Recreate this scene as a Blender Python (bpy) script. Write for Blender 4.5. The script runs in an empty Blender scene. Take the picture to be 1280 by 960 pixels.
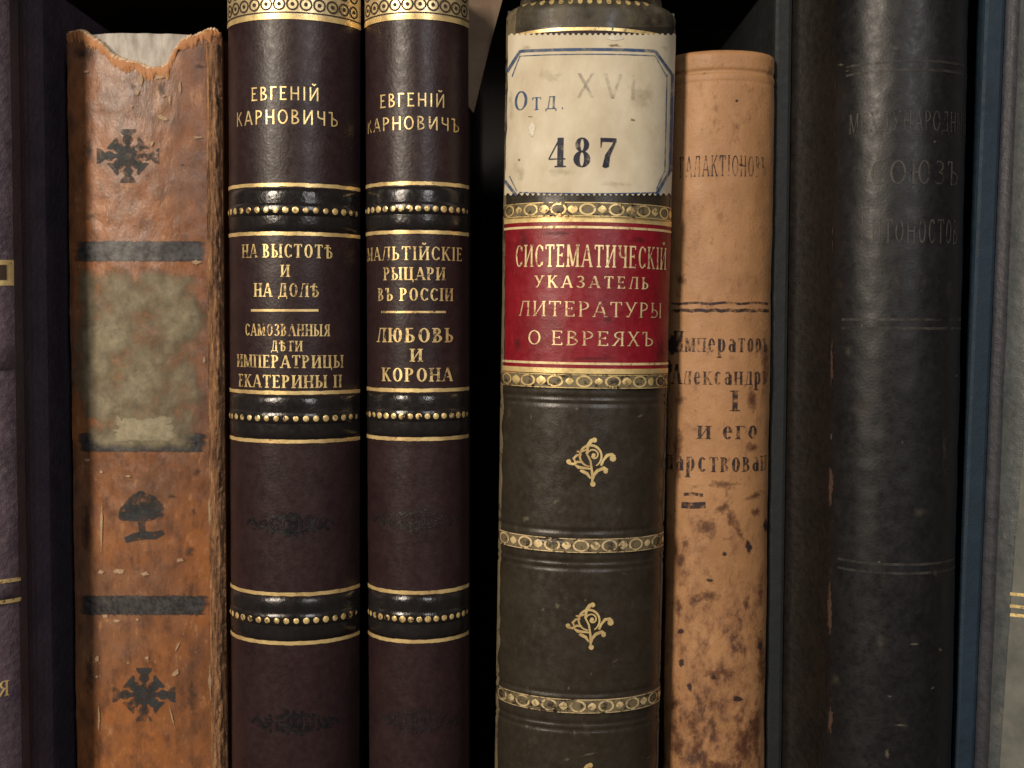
import bpy, math, random
from mathutils import Vector, Matrix, noise
random.seed(11)
scene = bpy.context.scene
C = scene.collection
# ------------------------------------------------------------------ camera, world, lights, exposure
S = 0.00017                 # metres per photo pixel on the plane of the spines
F = 1400.0                  # focal length in photo pixels (photo 1280 x 960)
D = F * S
PITCH = math.radians(3.27)
CAMZ = 0.156
cam_data = bpy.data.cameras.new('camera'); cam = bpy.data.objects.new('camera', cam_data); C.objects.link(cam)
cam.location = (0, -D, CAMZ); cam.rotation_euler = (math.radians(90) - PITCH, 0, 0)
cam_data.sensor_width = 36; cam_data.lens = 36 * F / 1280; cam_data.clip_start = 0.01; cam_data.clip_end = 20
cam_data.dof.use_dof = True; cam_data.dof.focus_distance = D - 0.004; cam_data.dof.aperture_fstop = 13
scene.camera = cam
world = bpy.data.worlds.new('World'); scene.world = world; world.use_nodes = True
bg = world.node_tree.nodes['Background']; bg.inputs['Color'].default_value = (1.0, 0.86, 0.72, 1); bg.inputs['Strength'].default_value = 0.028
def area(name, az, el, dist, sx, sy, power, col):
    ld = bpy.data.lights.new(name, 'AREA'); ld.shape = 'RECTANGLE'; ld.size = sx; ld.size_y = sy
    ld.energy = power; ld.color = col
    o = bpy.data.objects.new(name, ld); C.objects.link(o)
    a, e = math.radians(az), math.radians(el)
    t = Vector((0, 0, 0.16)); p = t + dist * Vector((math.sin(a) * math.cos(e), -math.cos(a) * math.cos(e), math.sin(e)))
    o.location = p; o.rotation_euler = (t - p).to_track_quat('-Z', 'Y').to_euler()
area('room_lamp', -34, 22, 1.1, 0.13, 0.5, 12.5, (1.0, 0.86, 0.70))
area('room_window', 20, 20, 1.2, 0.09, 0.55, 3.6, (0.95, 0.93, 0.92))
scene.view_settings.view_transform = 'Standard'; scene.view_settings.look = 'None'
scene.view_settings.exposure = 0.0; scene.view_settings.gamma = 1.0

# ------------------------------------------------------------------ pixel rays
CAM = Vector((0, -D, CAMZ))
FW = Vector((0, math.cos(PITCH), -math.sin(PITCH))); UP = Vector((0, math.sin(PITCH), math.cos(PITCH))); RT = Vector((1, 0, 0))
def ray(px, py): return FW + RT * ((px - 640) / F) + UP * ((480 - py) / F)
def on_plane(px, py, Y):
    d = ray(px, py); t = (Y - CAM.y) / d.y
    return CAM + d * t

# ------------------------------------------------------------------ materials
class NT:
    def __init__(self, name):
        self.m = bpy.data.materials.new(name); self.m.use_nodes = True
        self.t = self.m.node_tree; self.n = self.t.nodes; self.l = self.t.links
        self.n.clear(); self.out = self.n.new('ShaderNodeOutputMaterial')
        self.p = self.n.new('ShaderNodeBsdfPrincipled'); self.l.new(self.p.outputs[0], self.out.inputs[0])
        self.tc = self.n.new('ShaderNodeTexCoord')
    def map(self, sc, loc=(0, 0, 0)):
        mp = self.n.new('ShaderNodeMapping'); mp.inputs['Scale'].default_value = sc; mp.inputs['Location'].default_value = loc
        self.l.new(self.tc.outputs['Object'], mp.inputs[0]); return mp.outputs[0]
    def noise(self, sc, scale=1.0, detail=5, rough=.6, loc=(0, 0, 0), dist=0):
        q = self.n.new('ShaderNodeTexNoise'); q.inputs['Scale'].default_value = scale; q.inputs['Detail'].default_value = detail
        q.inputs['Roughness'].default_value = rough; q.inputs['Distortion'].default_value = dist
        self.l.new(self.map(sc, loc), q.inputs['Vector']); return q.outputs['Fac']
    def voro(self, sc, feature='F1'):
        q = self.n.new('ShaderNodeTexVoronoi'); q.feature = feature; q.inputs['Scale'].default_value = 1
        self.l.new(self.map(sc), q.inputs['Vector']); return q.outputs['Distance']
    def ramp(self, v, a, b, ca=0.0, cb=1.0):
        q = self.n.new('ShaderNodeMapRange'); q.inputs['From Min'].default_value = a; q.inputs['From Max'].default_value = b
        q.inputs['To Min'].default_value = ca; q.inputs['To Max'].default_value = cb
        self.l.new(v, q.inputs['Value']); return q.outputs[0]
    def math(self, op, a, b):
        q = self.n.new('ShaderNodeMath'); q.operation = op
        for i, v in enumerate((a, b)):
            if isinstance(v, (int, float)): q.inputs[i].default_value = v
            else: self.l.new(v, q.inputs[i])
        return q.outputs[0]
    def mix(self, fac, a, b):
        q = self.n.new('ShaderNodeMix'); q.data_type = 'RGBA'
        if isinstance(fac, (int, float)): q.inputs[0].default_value = fac
        else: self.l.new(fac, q.inputs[0])
        for i, v in ((6, a), (7, b)):
            if isinstance(v, tuple): q.inputs[i].default_value = (*v, 1)
            else: self.l.new(v, q.inputs[i])
        return q.outputs[2]
    def col(self, c):
        if isinstance(c, tuple): self.p.inputs['Base Color'].default_value = (*c, 1)
        else: self.l.new(c, self.p.inputs['Base Color'])
    def rough(self, r):
        if isinstance(r, (int, float)): self.p.inputs['Roughness'].default_value = r
        else: self.l.new(r, self.p.inputs['Roughness'])
    def bump(self, h, strength, dist):
        b = self.n.new('ShaderNodeBump'); b.inputs['Strength'].default_value = strength; b.inputs['Distance'].default_value = dist
        self.l.new(h, b.inputs['Height']); self.l.new(b.outputs[0], self.p.inputs['Normal'])
    def alpha(self, a):
        self.l.new(a, self.p.inputs['Alpha'])
MM = 1000.0
def leather(name, c1, c2, c3=None, rough=.4, grain=0.9, bump=.5, spec=.5, streak=1.0, coat=0.0):
    k = NT(name)
    n1 = k.noise((120, 120, 120 * streak), detail=8, rough=.65)
    n2 = k.noise((700, 700, 700 * streak), detail=4, loc=(3, 1, 2))
    f = k.math('ADD', k.math('MULTIPLY', n1, .7), k.math('MULTIPLY', n2, .3))
    c = k.mix(k.ramp(f, .36, .64), c1, c2)
    if c3:
        n3 = k.noise((260, 260, 160 * streak), detail=8, rough=.72, loc=(7, 3, 9))
        c = k.mix(k.ramp(n3, .58, .68), c, c3)
    k.col(c)
    k.rough(k.ramp(n2, .3, .7, rough - .07, rough + .1))
    g = k.voro((grain * MM,) * 3)
    h = k.math('ADD', k.math('MULTIPLY', g, .7), k.math('MULTIPLY', k.noise((2600,) * 3, detail=3), .7))
    k.bump(h, bump, .00022)
    k.p.inputs['Specular IOR Level'].default_value = spec
    k.p.inputs['Coat Weight'].default_value = coat; k.p.inputs['Coat Roughness'].default_value = .25
    return k.m
def gold(name, c=(.96, .67, .30), wear=.3, metallic=.5, rough=.34, fine=900):
    k = NT(name)
    n = k.noise((fine,) * 3, detail=5, rough=.7); n2 = k.noise((170,) * 3, detail=3, loc=(2, 8, 1))
    k.col(k.mix(k.ramp(n2, .35, .65), tuple(x * .72 for x in c), tuple(min(1, x * 1.15) for x in c)))
    k.p.inputs['Metallic'].default_value = metallic; k.rough(k.ramp(n, .3, .7, rough - .1, rough + .15))
    k.bump(n, .5, .0001)
    f = k.math('ADD', k.math('MULTIPLY', n, .7), k.math('MULTIPLY', n2, .3))
    k.alpha(k.ramp(f, .28 + .28 * wear, .36 + .28 * wear))
    return k.m
def ink(name, c, wear=.4, fine=700, rough=.6, patch=200, a_max=1.0, spec=.3, soft=.12):
    k = NT(name)
    n = k.noise((fine,) * 3, detail=5, rough=.7); n2 = k.noise((patch,) * 3, detail=4, loc=(4, 2, 7))
    k.col(k.mix(n2, tuple(x * .8 for x in c), tuple(min(1, x * 1.2) for x in c))); k.rough(rough)
    k.p.inputs['Specular IOR Level'].default_value = spec
    f = k.math('ADD', k.math('MULTIPLY', n, .5), k.math('MULTIPLY', n2, .5))
    k.alpha(k.ramp(f, .26 + .3 * wear, .26 + .3 * wear + soft, 0, a_max))
    k.bump(n, .3, .0001)
    return k.m
def blot(name, c, lo=.5, fine=700, patch=260, soft=.1, a_max=1.0, c2=None, rough=.6, amp=.5):
    k = NT(name); n = k.noise((fine,) * 3, detail=6, rough=.7); n2 = k.noise((patch,) * 3, detail=6, rough=.65, loc=(4, 2, 7))
    k.col(k.mix(k.ramp(n, .35, .65), c, c2 or tuple(x * .7 for x in c))); k.rough(rough); k.bump(n, .4, .00015)
    at = k.n.new('ShaderNodeAttribute'); at.attribute_name = 'edge'
    f = k.math('ADD', k.math('ADD', k.math('MULTIPLY', n, .5), k.math('ADD', k.math('MULTIPLY', k.math('SUBTRACT', n2, .5), amp), .25)), k.math('MULTIPLY', k.math('SUBTRACT', at.outputs['Fac'], .5), .5))
    k.alpha(k.ramp(f, lo, lo + soft, 0, a_max)); return k.m
def paper(name, c1, c2, rough=.75, sc=(150, 150, 150)):
    k = NT(name); n = k.noise(sc, detail=7, rough=.65); n2 = k.noise((1800,) * 3, detail=2)
    k.col(k.mix(k.ramp(n, .35, .68), c1, c2)); k.rough(rough); k.bump(n2, .25, .0001)
    k.p.inputs['Specular IOR Level'].default_value = .3
    return k.m
def pages_mat():
    k = NT('page_edges'); n = k.noise((2600, 30, 30), detail=4)
    k.col(k.mix(n, (.16, .11, .065), (.42, .32, .2))); k.rough(.85); k.bump(n, .5, .0003)
    return k.m
def wood_mat():
    k = NT('dark_wood'); n = k.noise((60, 60, 4), detail=7, rough=.6, dist=1.5)
    k.col(k.mix(k.ramp(n, .3, .7), (.016, .010, .007), (.036, .023, .015))); k.rough(.5); k.bump(n, .2, .0004)
    return k.m
M = {}
M['wood'] = wood_mat(); M['pages'] = pages_mat()
M['violet'] = leather('violet_leather', (.062, .044, .062), (.115, .08, .096), (.16, .12, .135), rough=.42, grain=.7, bump=.8)
M['violet_side'] = leather('violet_side_leather', (.045, .038, .055), (.075, .06, .085), rough=.5, grain=.8, bump=.6)
M['plum'] = leather('plum_leather', (.020, .0105, .0115), (.032, .017, .018), rough=.37, grain=1.5, bump=.15, spec=.34)
M['plum_band'] = leather('polished_plum_band', (.011, .010, .010), (.02, .017, .017), rough=.2, grain=1.2, bump=.16, spec=.5)
M['plum_stamp'] = leather('blind_stamp', (.006, .006, .007), (.016, .014, .016), rough=.27, grain=.5, bump=.4, spec=.7)
M['olive'] = leather('olive_brown_leather', (.024, .019, .013), (.038, .031, .022), (.05, .041, .029), rough=.33, grain=.45, bump=.25, spec=.5)
M['olive_edge'] = leather('rubbed_olive_edge', (.10, .085, .05), (.2, .17, .11), rough=.5, grain=.5, bump=.6)
M['black'] = leather('black_leather', (.0055, .0055, .0065), (.011, .0105, .012), (.018, .015, .013), rough=.42, grain=1.6, bump=.10, spec=.38)
M['black_brown'] = leather('rubbed_brown_joint', (.0045, .003, .0024), (.010, .006, .0045), rough=.55, grain=.6, bump=.5)
M['teal'] = leather('dark_teal_cloth', (.0035, .0055, .0068), (.0065, .0095, .011), rough=.7, grain=.35, bump=.6)
M['blue'] = leather('deep_blue_cloth', (.003, .014, .029), (.006, .023, .042), rough=.7, grain=.35, bump=.6)
M['blue_joint'] = leather('dark_joint', (.02, .022, .03), (.04, .04, .05), rough=.5, grain=.6, bump=.5)
M['grey'] = leather('grey_blue_leather', (.05, .058, .062), (.09, .10, .10), (.12, .12, .11), rough=.45, grain=.6, bump=.6)
M['grey_pale'] = paper('grey_spine_paper', (.10, .105, .093), (.165, .168, .145))
M['gold'] = gold('gilt', wear=.12)
M['gold_worn'] = gold('worn_gilt', wear=.42)
M['gold_soft'] = gold('dull_gilt', (.85, .66, .36), wear=.45, metallic=.45, rough=.42)
M['gold_head'] = gold('broad_gilt', (.86, .68, .38), wear=0, metallic=.6, rough=.34)
M['gold_red'] = gold('gilt_on_red', (.98, .70, .38), wear=.38, metallic=.35)
M['ring'] = ink('ring_stamp', (.05, .03, .02), wear=.1)
M['cream'] = paper('cream_label_paper', (.56, .48, .34), (.72, .65, .50), sc=(110, 110, 70))
M['blue_ink'] = ink('blue_print', (.04, .085, .19), wear=.2, soft=.25)
M['navy_ink'] = ink('navy_print', (.018, .02, .04), wear=.16, soft=.2)
M['grey_stamp'] = ink('faded_grey_stamp', (.16, .145, .13), wear=.45, a_max=.5, soft=.3)
M['red'] = leather('crimson_label_leather', (.16, .004, .009), (.26, .008, .019), (.28, .022, .036), rough=.38, grain=.5, bump=.25)
M['slate_band'] = blot('dark_slate_band', (.014, .015, .017), lo=.42, fine=900, patch=420, soft=.3, c2=(.075, .068, .066), rough=.42)
M['slate_orn'] = ink('slate_ornament', (.036, .038, .04), wear=.36, fine=1000, soft=.2)
M['scuff'] = blot('pale_scuff', (.46, .30, .17), lo=.45, fine=1500)
M['scuff_olive'] = blot('olive_scuff', (.11, .088, .056), lo=.48, fine=1500, soft=.2)
M['scuff_grey'] = blot('grey_scuff', (.10, .088, .065), lo=.5, fine=1500, soft=.2)
M['chip_grey'] = blot('chip_grey', (.034, .03, .023), lo=.5, fine=900, soft=.25)
M['faded_grey'] = ink('faded_grey_lettering', (.06, .055, .05), wear=.5, fine=1100)
M['rule_grey'] = ink('faded_rule', (.055, .05, .047), wear=.45, soft=.25)
M['torn'] = paper('torn_leather_edge', (.55, .36, .2), (.75, .58, .4), sc=(600,) * 3)
M['lining'] = paper('spine_lining', (.30, .27, .23), (.62, .58, .52), sc=(350, 350, 120))
M['lit_patch'] = paper('lit_patch_brown', (.13, .085, .055), (.19, .13, .085))
M['fray'] = None
M['black_ink'] = ink('worn_black_print', (.028, .018, .02), wear=.44, fine=1300, patch=330, soft=.16)
M['stain'] = ink('dark_stain', (.03, .017, .02), wear=.25, fine=500)
M['stain_red'] = blot('red_brown_stain', (.115, .04, .02), lo=.44, fine=1300, patch=420, soft=.34, a_max=.75, amp=.8)
M['blot_dark'] = blot('dark_blot', (.035, .016, .014), lo=.42, fine=900, soft=.15)
def brown_leather():
    k = NT('worn_brown_calf')
    n1 = k.noise((70, 70, 55), detail=9, rough=.65); n2 = k.noise((330, 330, 160), detail=8, rough=.7, loc=(5, 1, 3))
    n3 = k.noise((900, 900, 500), detail=5, rough=.7, loc=(1, 9, 3))
    n0 = k.noise((34, 34, 26), detail=4, rough=.5, loc=(3.3, 1, 6))
    c = k.mix(k.ramp(n1, .36, .64), (.175, .078, .040), (.36, .135, .042))
    c = k.mix(k.ramp(n0, .45, .62, 0, .5), c, (.165, .10, .07))
    c = k.mix(k.ramp(n2, .48, .66, 0, .72), c, (.08, .040, .027))
    c = k.mix(k.ramp(n2, .42, .30), c, (.42, .21, .095))
    c = k.mix(k.ramp(n3, .66, .72), c, (.48, .29, .15))
    k.col(c); k.rough(k.ramp(n3, .3, .7, .24, .42))
    k.bump(k.math('ADD', n2, k.math('MULTIPLY', n3, .6)), .6, .0003); return k.m
M['calf'] = brown_leather()
def fray_mat():
    k = NT('flaking_joint'); n2 = k.noise((1500, 1500, 130), detail=8, rough=.72)
    c = k.mix(k.ramp(n2, .40, .62), (.09, .04, .018), (.52, .26, .115)); c = k.mix(k.ramp(n2, .6, .7), c, (.72, .5, .3))
    k.col(c); k.rough(.6); k.bump(n2, 1, .0012); return k.m
M['fray'] = fray_mat()
def tan_leather():
    k = NT('stained_tan_calf')
    n1 = k.noise((60, 60, 40), detail=9, rough=.65); n2 = k.noise((300, 300, 180), detail=9, rough=.72, loc=(5, 1, 3)); n3 = k.noise((1400,) * 3, detail=4)
    c = k.mix(k.ramp(n1, .36, .64), (.30, .15, .062), (.43, .225, .10))
    sep = k.n.new('ShaderNodeSeparateXYZ'); k.l.new(k.tc.outputs['Object'], sep.inputs[0])
    low = k.ramp(sep.outputs['Z'], .125, .055, 0, .17)          # the foot of the spine is the more stained
    f = k.math('ADD', n2, low)
    c = k.mix(k.ramp(f, .55, .70, 0, .85), c, (.19, .085, .038))
    c = k.mix(k.ramp(f, .68, .76, 0, .85), c, (.06, .026, .016))
    c = k.mix(k.ramp(k.noise((500, 500, 400), detail=6, loc=(9, 9, 1)), .64, .7, 0, .7), c, (.17, .08, .038))
    k.col(c); k.rough(k.ramp(n2, .3, .7, .45, .62)); k.bump(k.math('ADD', n2, k.math('MULTIPLY', n3, .5)), .55, .0003); return k.m
M['tan'] = tan_leather()
M['residue'] = blot('label_residue', (.28, .235, .145), lo=.46, fine=500, patch=130, soft=.34, amp=1.25, c2=(.13, .105, .062), rough=.65)

# ------------------------------------------------------------------ object helpers
def link(name, verts, faces, mat, parent, smooth=True):
    me = bpy.data.meshes.new(name); me.from_pydata([tuple(v) for v in verts], [], faces); me.update()
    if smooth:
        for p in me.polygons: p.use_smooth = True
    if mat: me.materials.append(mat)
    o = bpy.data.objects.new(name, me); C.objects.link(o)
    if parent: o.parent = parent
    return o
class MB:
    def __init__(self): self.v = []; self.f = []
    def grid(self, rows, flip=False):
        b = len(self.v); n = len(rows[0])
        for r in rows: self.v.extend(r)
        for i in range(len(rows) - 1):
            for j in range(n - 1):
                q = (b + i * n + j, b + i * n + j + 1, b + (i + 1) * n + j + 1, b + (i + 1) * n + j)
                self.f.append(q[::-1] if flip else q)
    def prism(self, poly, z0, z1):
        b = len(self.v); n = len(poly)
        for z in (z0, z1): self.v.extend((x, y, z) for x, y in poly)
        self.f.append(tuple(b + i for i in range(n))[::-1]); self.f.append(tuple(b + n + i for i in range(n)))
        for i in range(n): j = (i + 1) % n; self.f.append((b + i, b + j, b + n + j, b + n + i))
    def box(self, x0, x1, y0, y1, z0, z1): self.prism([(x0, y0), (x1, y0), (x1, y1), (x0, y1)], z0, z1)
    def build(self, name, mat, parent, smooth=True): return link(name, self.v, self.f, mat, parent, smooth)

# ------------------------------------------------------------------ a book whose spine is measured in the photograph
class Book:
    def __init__(self, name, label, edges, Y0, bulge, top_py, k=.93, group=None, warp=.00012, head=.0016, seed=0):
        (xl0, xr0), (xl1, xr1) = edges          # left / right edge of the spine at photo rows 0 and 960
        T0, T1, B0, B1 = on_plane(xl0, 0, Y0), on_plane(xr0, 0, Y0), on_plane(xl1, 960, Y0), on_plane(xr1, 960, Y0)
        t, b = (T0 + T1) / 2, (B0 + B1) / 2
        ax = (t - b); ax.y = 0; lean = math.atan2(ax.x, ax.z)
        self.a = ((T1.x - T0.x) + (B1.x - B0.x)) / 4 * math.cos(lean); self.b = bulge; self.k = k
        base = b + (b - t) * ((b.z) / (t.z - b.z)); base.z = abs(math.sin(lean)) * self.a + .0001
        self.root = bpy.data.objects.new(name, None); C.objects.link(self.root)
        self.root.empty_display_size = .01
        self.root.location = base; self.root.rotation_euler = (0, lean, 0)
        self.root['label'] = label; self.root['category'] = 'book'
        if group: self.root['group'] = group
        self.Mx = Matrix.Translation(base) @ Matrix.Rotation(lean, 4, 'Y'); self.inv = self.Mx.inverted(); self.ir = self.inv.to_3x3()
        self.warp = warp; self.head = head; self.seed = seed; self.H = 1.0; self.dents = []
        self.us = [self.a * math.sin(math.pi / 2 * (i / 60 - 1)) for i in range(121)]
        pts = [(u, self.prof(u)) for u in self.us]; self.ss = [0]
        for p, q in zip(pts, pts[1:]): self.ss.append(self.ss[-1] + math.hypot(q[0] - p[0], q[1] - p[1]))
        h = self.ss[-1] / 2; self.ss = [s - h for s in self.ss]; self.L = h
        self.cx = lambda py: (xl0 + xr0) / 2 + ((xl1 + xr1) - (xl0 + xr0)) / 2 * py / 960
        self.H = self.uv(self.cx(top_py), top_py)[1]
    def prof(self, u):
        q = min(1, abs(u) / self.a); e = math.sqrt(1 - self.k)
        return -self.b * (math.sqrt(1 - self.k * q * q) - e) / (1 - e)
    def uv(self, px, py):
        o = self.inv @ CAM; d = self.ir @ ray(px, py); y = -self.b * .8
        for i in range(25):
            t = (y - o.y) / d.y; u = o.x + d.x * t
            y = .5 * y + .5 * self.prof(max(-self.a, min(self.a, u)))
        return max(-self.a, min(self.a, u)), o.z + d.z * t
    def s_of(self, u):
        for i in range(120):
            if u <= self.us[i + 1]: return self.ss[i] + (self.ss[i + 1] - self.ss[i]) * (u - self.us[i]) / max(1e-12, self.us[i + 1] - self.us[i])
        return self.L
    def u_of(self, s):
        s = max(-self.L, min(self.L, s))
        for i in range(120):
            if s <= self.ss[i + 1]: return self.us[i] + (self.us[i + 1] - self.us[i]) * (s - self.ss[i]) / max(1e-12, self.ss[i + 1] - self.ss[i])
        return self.a
    def surf(self, u, v, off=0):
        u = max(-self.a, min(self.a, u)); h = self.a * 1e-3
        u0, u1 = max(-self.a, u - h), min(self.a, u + h)
        tx, ty = u1 - u0, self.prof(u1) - self.prof(u0); l = math.hypot(tx, ty); nx, ny = ty / l, -tx / l
        w = off
        if self.warp: w += self.warp * (noise.noise(Vector((u * 120, v * 60, self.seed))) + .5 * noise.noise(Vector((u * 400, v * 300, self.seed + 5))))
        r = self.H - v
        if r < self.head: q = max(0, min(1, 1 - r / self.head)); w -= self.head * (1 - math.sqrt(1 - q * q))
        for dv, hw, dd in self.dents:
            e = (v - dv) / hw
            if abs(e) < 3: w -= dd * math.exp(-e * e)
        return Vector((u + nx * w, self.prof(u) + ny * w, v))
    def on_band(self, s, v, off, p):
        return self.surf(self.u_of(s), v, off - p * .85 * abs(s / self.L) ** 5)
    def at(self, px, py, off): u, v = self.uv(px, py); return self.surf(u, v, off)
    def vrow(self, py): return self.uv(self.cx(py), py)[1]
    def dent(self, py, hw, depth): self.dents.append((self.vrow(py), hw * S, depth))
    # ---- parts
    def spine(self, mat, top=None, step=2.2, thick=.0012, name='spine'):
        m = MB(); n = 56; us = [self.u_of(self.L * (2 * j / n - 1)) for j in range(n + 1)]
        tops = [min(self.H, top(u)) if top else self.H for u in us]
        nr = int(self.H / (step * S)); ft = [i / nr for i in range(nr)]
        ft += [1 - (1 - ft[-1]) * (1 - q) for q in (.25, .5, .7, .85, .95, 1)]
        rows = [[self.surf(u, t * f) for u, t in zip(us, tops)] for f in ft]
        m.grid(rows)
        back = [[p + Vector((0, thick, 0)) for p in r] for r in (rows[0], rows[-1])]
        m.grid([rows[-1], back[1], back[0], rows[0]])
        o = m.build(name, mat, self.root); self.sp = o
        return o
    def cover(self, side, mat, groove=.006, gd=.0012, depth=.122, y0=.0003, th=.0024, inset=.0002, name='cover'):
        a = self.a - inset; P = [(a, y0)]
        for t in range(7): P.append((a - gd * math.sin(math.pi * t / 6), y0 + groove * .4 + groove * 1.2 * t / 6))
        P += [(a, depth - .001), (a - .001, depth), (a - th, depth), (a - th, y0)]
        P = [(x * side, y) for x, y in P]
        if side < 0: P = P[::-1]
        m = MB(); m.prism(P, .0002, self.H - .0008); return m.build(name, mat, self.root, False)
    def pages(self, depth=.118, drop=.0035, y0=.0015):
        m = MB(); x = self.a - .0029; m.box(-x, x, y0, depth, .003, self.H - drop); return m.build('page_block', M['pages'], self.root, False)
    def sheet(self, name, py0, py1, mat, off=.00007, s0=-1, s1=1, parent=None, n=40, rows=3, wob=0, bp=0):
        v0, v1 = self.vrow(py1), self.vrow(py0); m = MB()
        R = []
        for i in range(rows + 1):
            v = v0 + (v1 - v0) * i / rows
            R.append([self.on_band(self.L * (s0 + (s1 - s0) * j / n), v + wob * noise.noise(Vector((j * .7, i * 9.1 * (i in (0, rows)), py0))), off, bp) for j in range(n + 1)])
        m.grid(R); return m.build(name, mat, parent or self.sp)
    def band(self, py0, py1, p, mat, n=44, name='raised_band', shape=3.0):
        v0, v1 = self.vrow(py1), self.vrow(py0); m = MB(); R = []
        for i in range(17):
            t = -1 + 2 * i / 16
            R.append([self.surf(self.u_of(self.L * (2 * j / n - 1)), v0 + (v1 - v0) * (t + 1) / 2, -.00025 + (p * (1 - abs(2 * j / n - 1) ** 5 * .85) + .00025) * (1 - abs(t) ** shape)) for j in range(n + 1)])
        m.grid(R); return m.build(name, mat, self.sp)
    def patch(self, name, rows, mat, off=.00006, n=24, jag=0, parent=None, sub=6, ew=.14):
        m = MB(); R = []; rr = []
        for (ya, la, ra), (yb, lb, rb) in zip(rows, rows[1:]):
            for q in range(sub): f = q / sub; rr.append((ya + (yb - ya) * f, la + (lb - la) * f, ra + (rb - ra) * f))
        rr.append(rows[-1])
        for i, (y, l, r) in enumerate(rr):
            l += jag * noise.noise(Vector((y * .19, 1, self.seed))); r += jag * noise.noise(Vector((y * .19, 7, self.seed)))
            top = i in (0, len(rr) - 1)
            R.append([self.at(l + (r - l) * j / n, y + (jag * .8 * noise.noise(Vector((j * .8, y, 3))) if top else 0), off) for j in range(n + 1)])
        m.grid(R); o = m.build(name, mat, parent or self.sp); N = len(R)
        ed = [min(1, min(i, N - 1 - i) / (N * ew), min(j, n - j) / (n * ew)) for i in range(N) for j in range(n + 1)]
        at = o.data.attributes.new('edge', 'FLOAT', 'POINT'); at.data.foreach_set('value', ed); return o
    def strokes(self, name, st, mat, off=.00008, parent=None):
        """st: list of (points, width or widths) in photo pixels; a single point is a disc"""
        m = MB()
        for i, (pts, w) in enumerate(st):
            o = off + (i % 7) * 6e-6
            if len(pts) == 1:
                x, y = pts[0]; wx, wy = w if isinstance(w, tuple) else (w, w); b = len(m.v)
                m.v.append(self.at(x, y, o)); nn = 12
                for q in range(nn): m.v.append(self.at(x + wx * math.cos(q * math.tau / nn), y + wy * math.sin(q * math.tau / nn), o))
                for q in range(nn): m.f.append((b, b + 1 + q, b + 1 + (q + 1) % nn))
                continue
            ws = w if isinstance(w, (list, tuple)) else [w] * len(pts); L, Rr = [], []
            for q, (x, y) in enumerate(pts):
                xa, ya = pts[max(0, q - 1)]; xb, yb = pts[min(len(pts) - 1, q + 1)]
                l = math.hypot(xb - xa, yb - ya) or 1; nx, ny = -(yb - ya) / l, (xb - xa) / l
                L.append(self.at(x + nx * ws[q] / 2, y + ny * ws[q] / 2, o)); Rr.append(self.at(x - nx * ws[q] / 2, y - ny * ws[q] / 2, o))
            m.grid([L, Rr])
        return m.build(name, mat, parent or self.sp)
    def blots(self, name, lst, mat, off=.0001, parent=None):
        """irregular marks, each a mesh of its own: (x, y, rx, ry[, turn in degrees]) in photo pixels"""
        for i, q in enumerate(lst):
            x, y, rx, ry = q[:4]; a = math.radians(q[4] if len(q) > 4 else 0); m = MB(); ed = []; nn = 22
            for k in range(5):
                for j in range(nn):
                    t = j * math.tau / nn; f = k / 4
                    w = f * (1 + .5 * noise.noise(Vector((1.3 * math.cos(t) + x, 1.3 * math.sin(t) + y, 0))) + .35 * noise.noise(Vector((4 * math.cos(t) + x, 4 * math.sin(t), y))))
                    dx, dy = rx * w * math.cos(t), ry * w * math.sin(t)
                    m.v.append(self.at(x + dx * math.cos(a) - dy * math.sin(a), y + dx * math.sin(a) + dy * math.cos(a), off + i % 5 * 6e-6)); ed.append(1 - f)
                    if k: m.f.append(((k - 1) * nn + j, (k - 1) * nn + (j + 1) % nn, k * nn + (j + 1) % nn, k * nn + j))
            o = m.build(name, mat, parent or self.sp); at = o.data.attributes.new('edge', 'FLOAT', 'POINT'); at.data.foreach_set('value', ed)
    def text(self, name, txt, x0, x1, yt, yb, mat, style, off=.00008, parent=None, gap=.16, dy=0):
        """text set along the curve of the spine between photo columns x0..x1, cap top yt and baseline yb (rows at the middle)"""
        xm = (x0 + x1) / 2; ym = (yt + yb) / 2
        sa, sb = self.s_of(self.uv(x0, ym)[0]), self.s_of(self.uv(x1, ym)[0])
        vt, vb = self.uv(xm, yt)[1], self.uv(xm, yb)[1]
        va, vc = self.uv(x0, yb)[1], self.uv(x1, yb)[1]
        polys, W = layout(txt, style, gap); m = MB()
        for i, P in enumerate(polys):
            o = off + (i % 9) * 5e-6; b = len(m.v)
            for x, y in P: m.v.append(self.surf(self.u_of(sa + (sb - sa) * x / W), vb + (vt - vb) * y + dy * x / W, o))
            m.f.append(tuple(range(b, b + len(P))))
        return m.build(name, mat, parent or self.sp)

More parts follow.
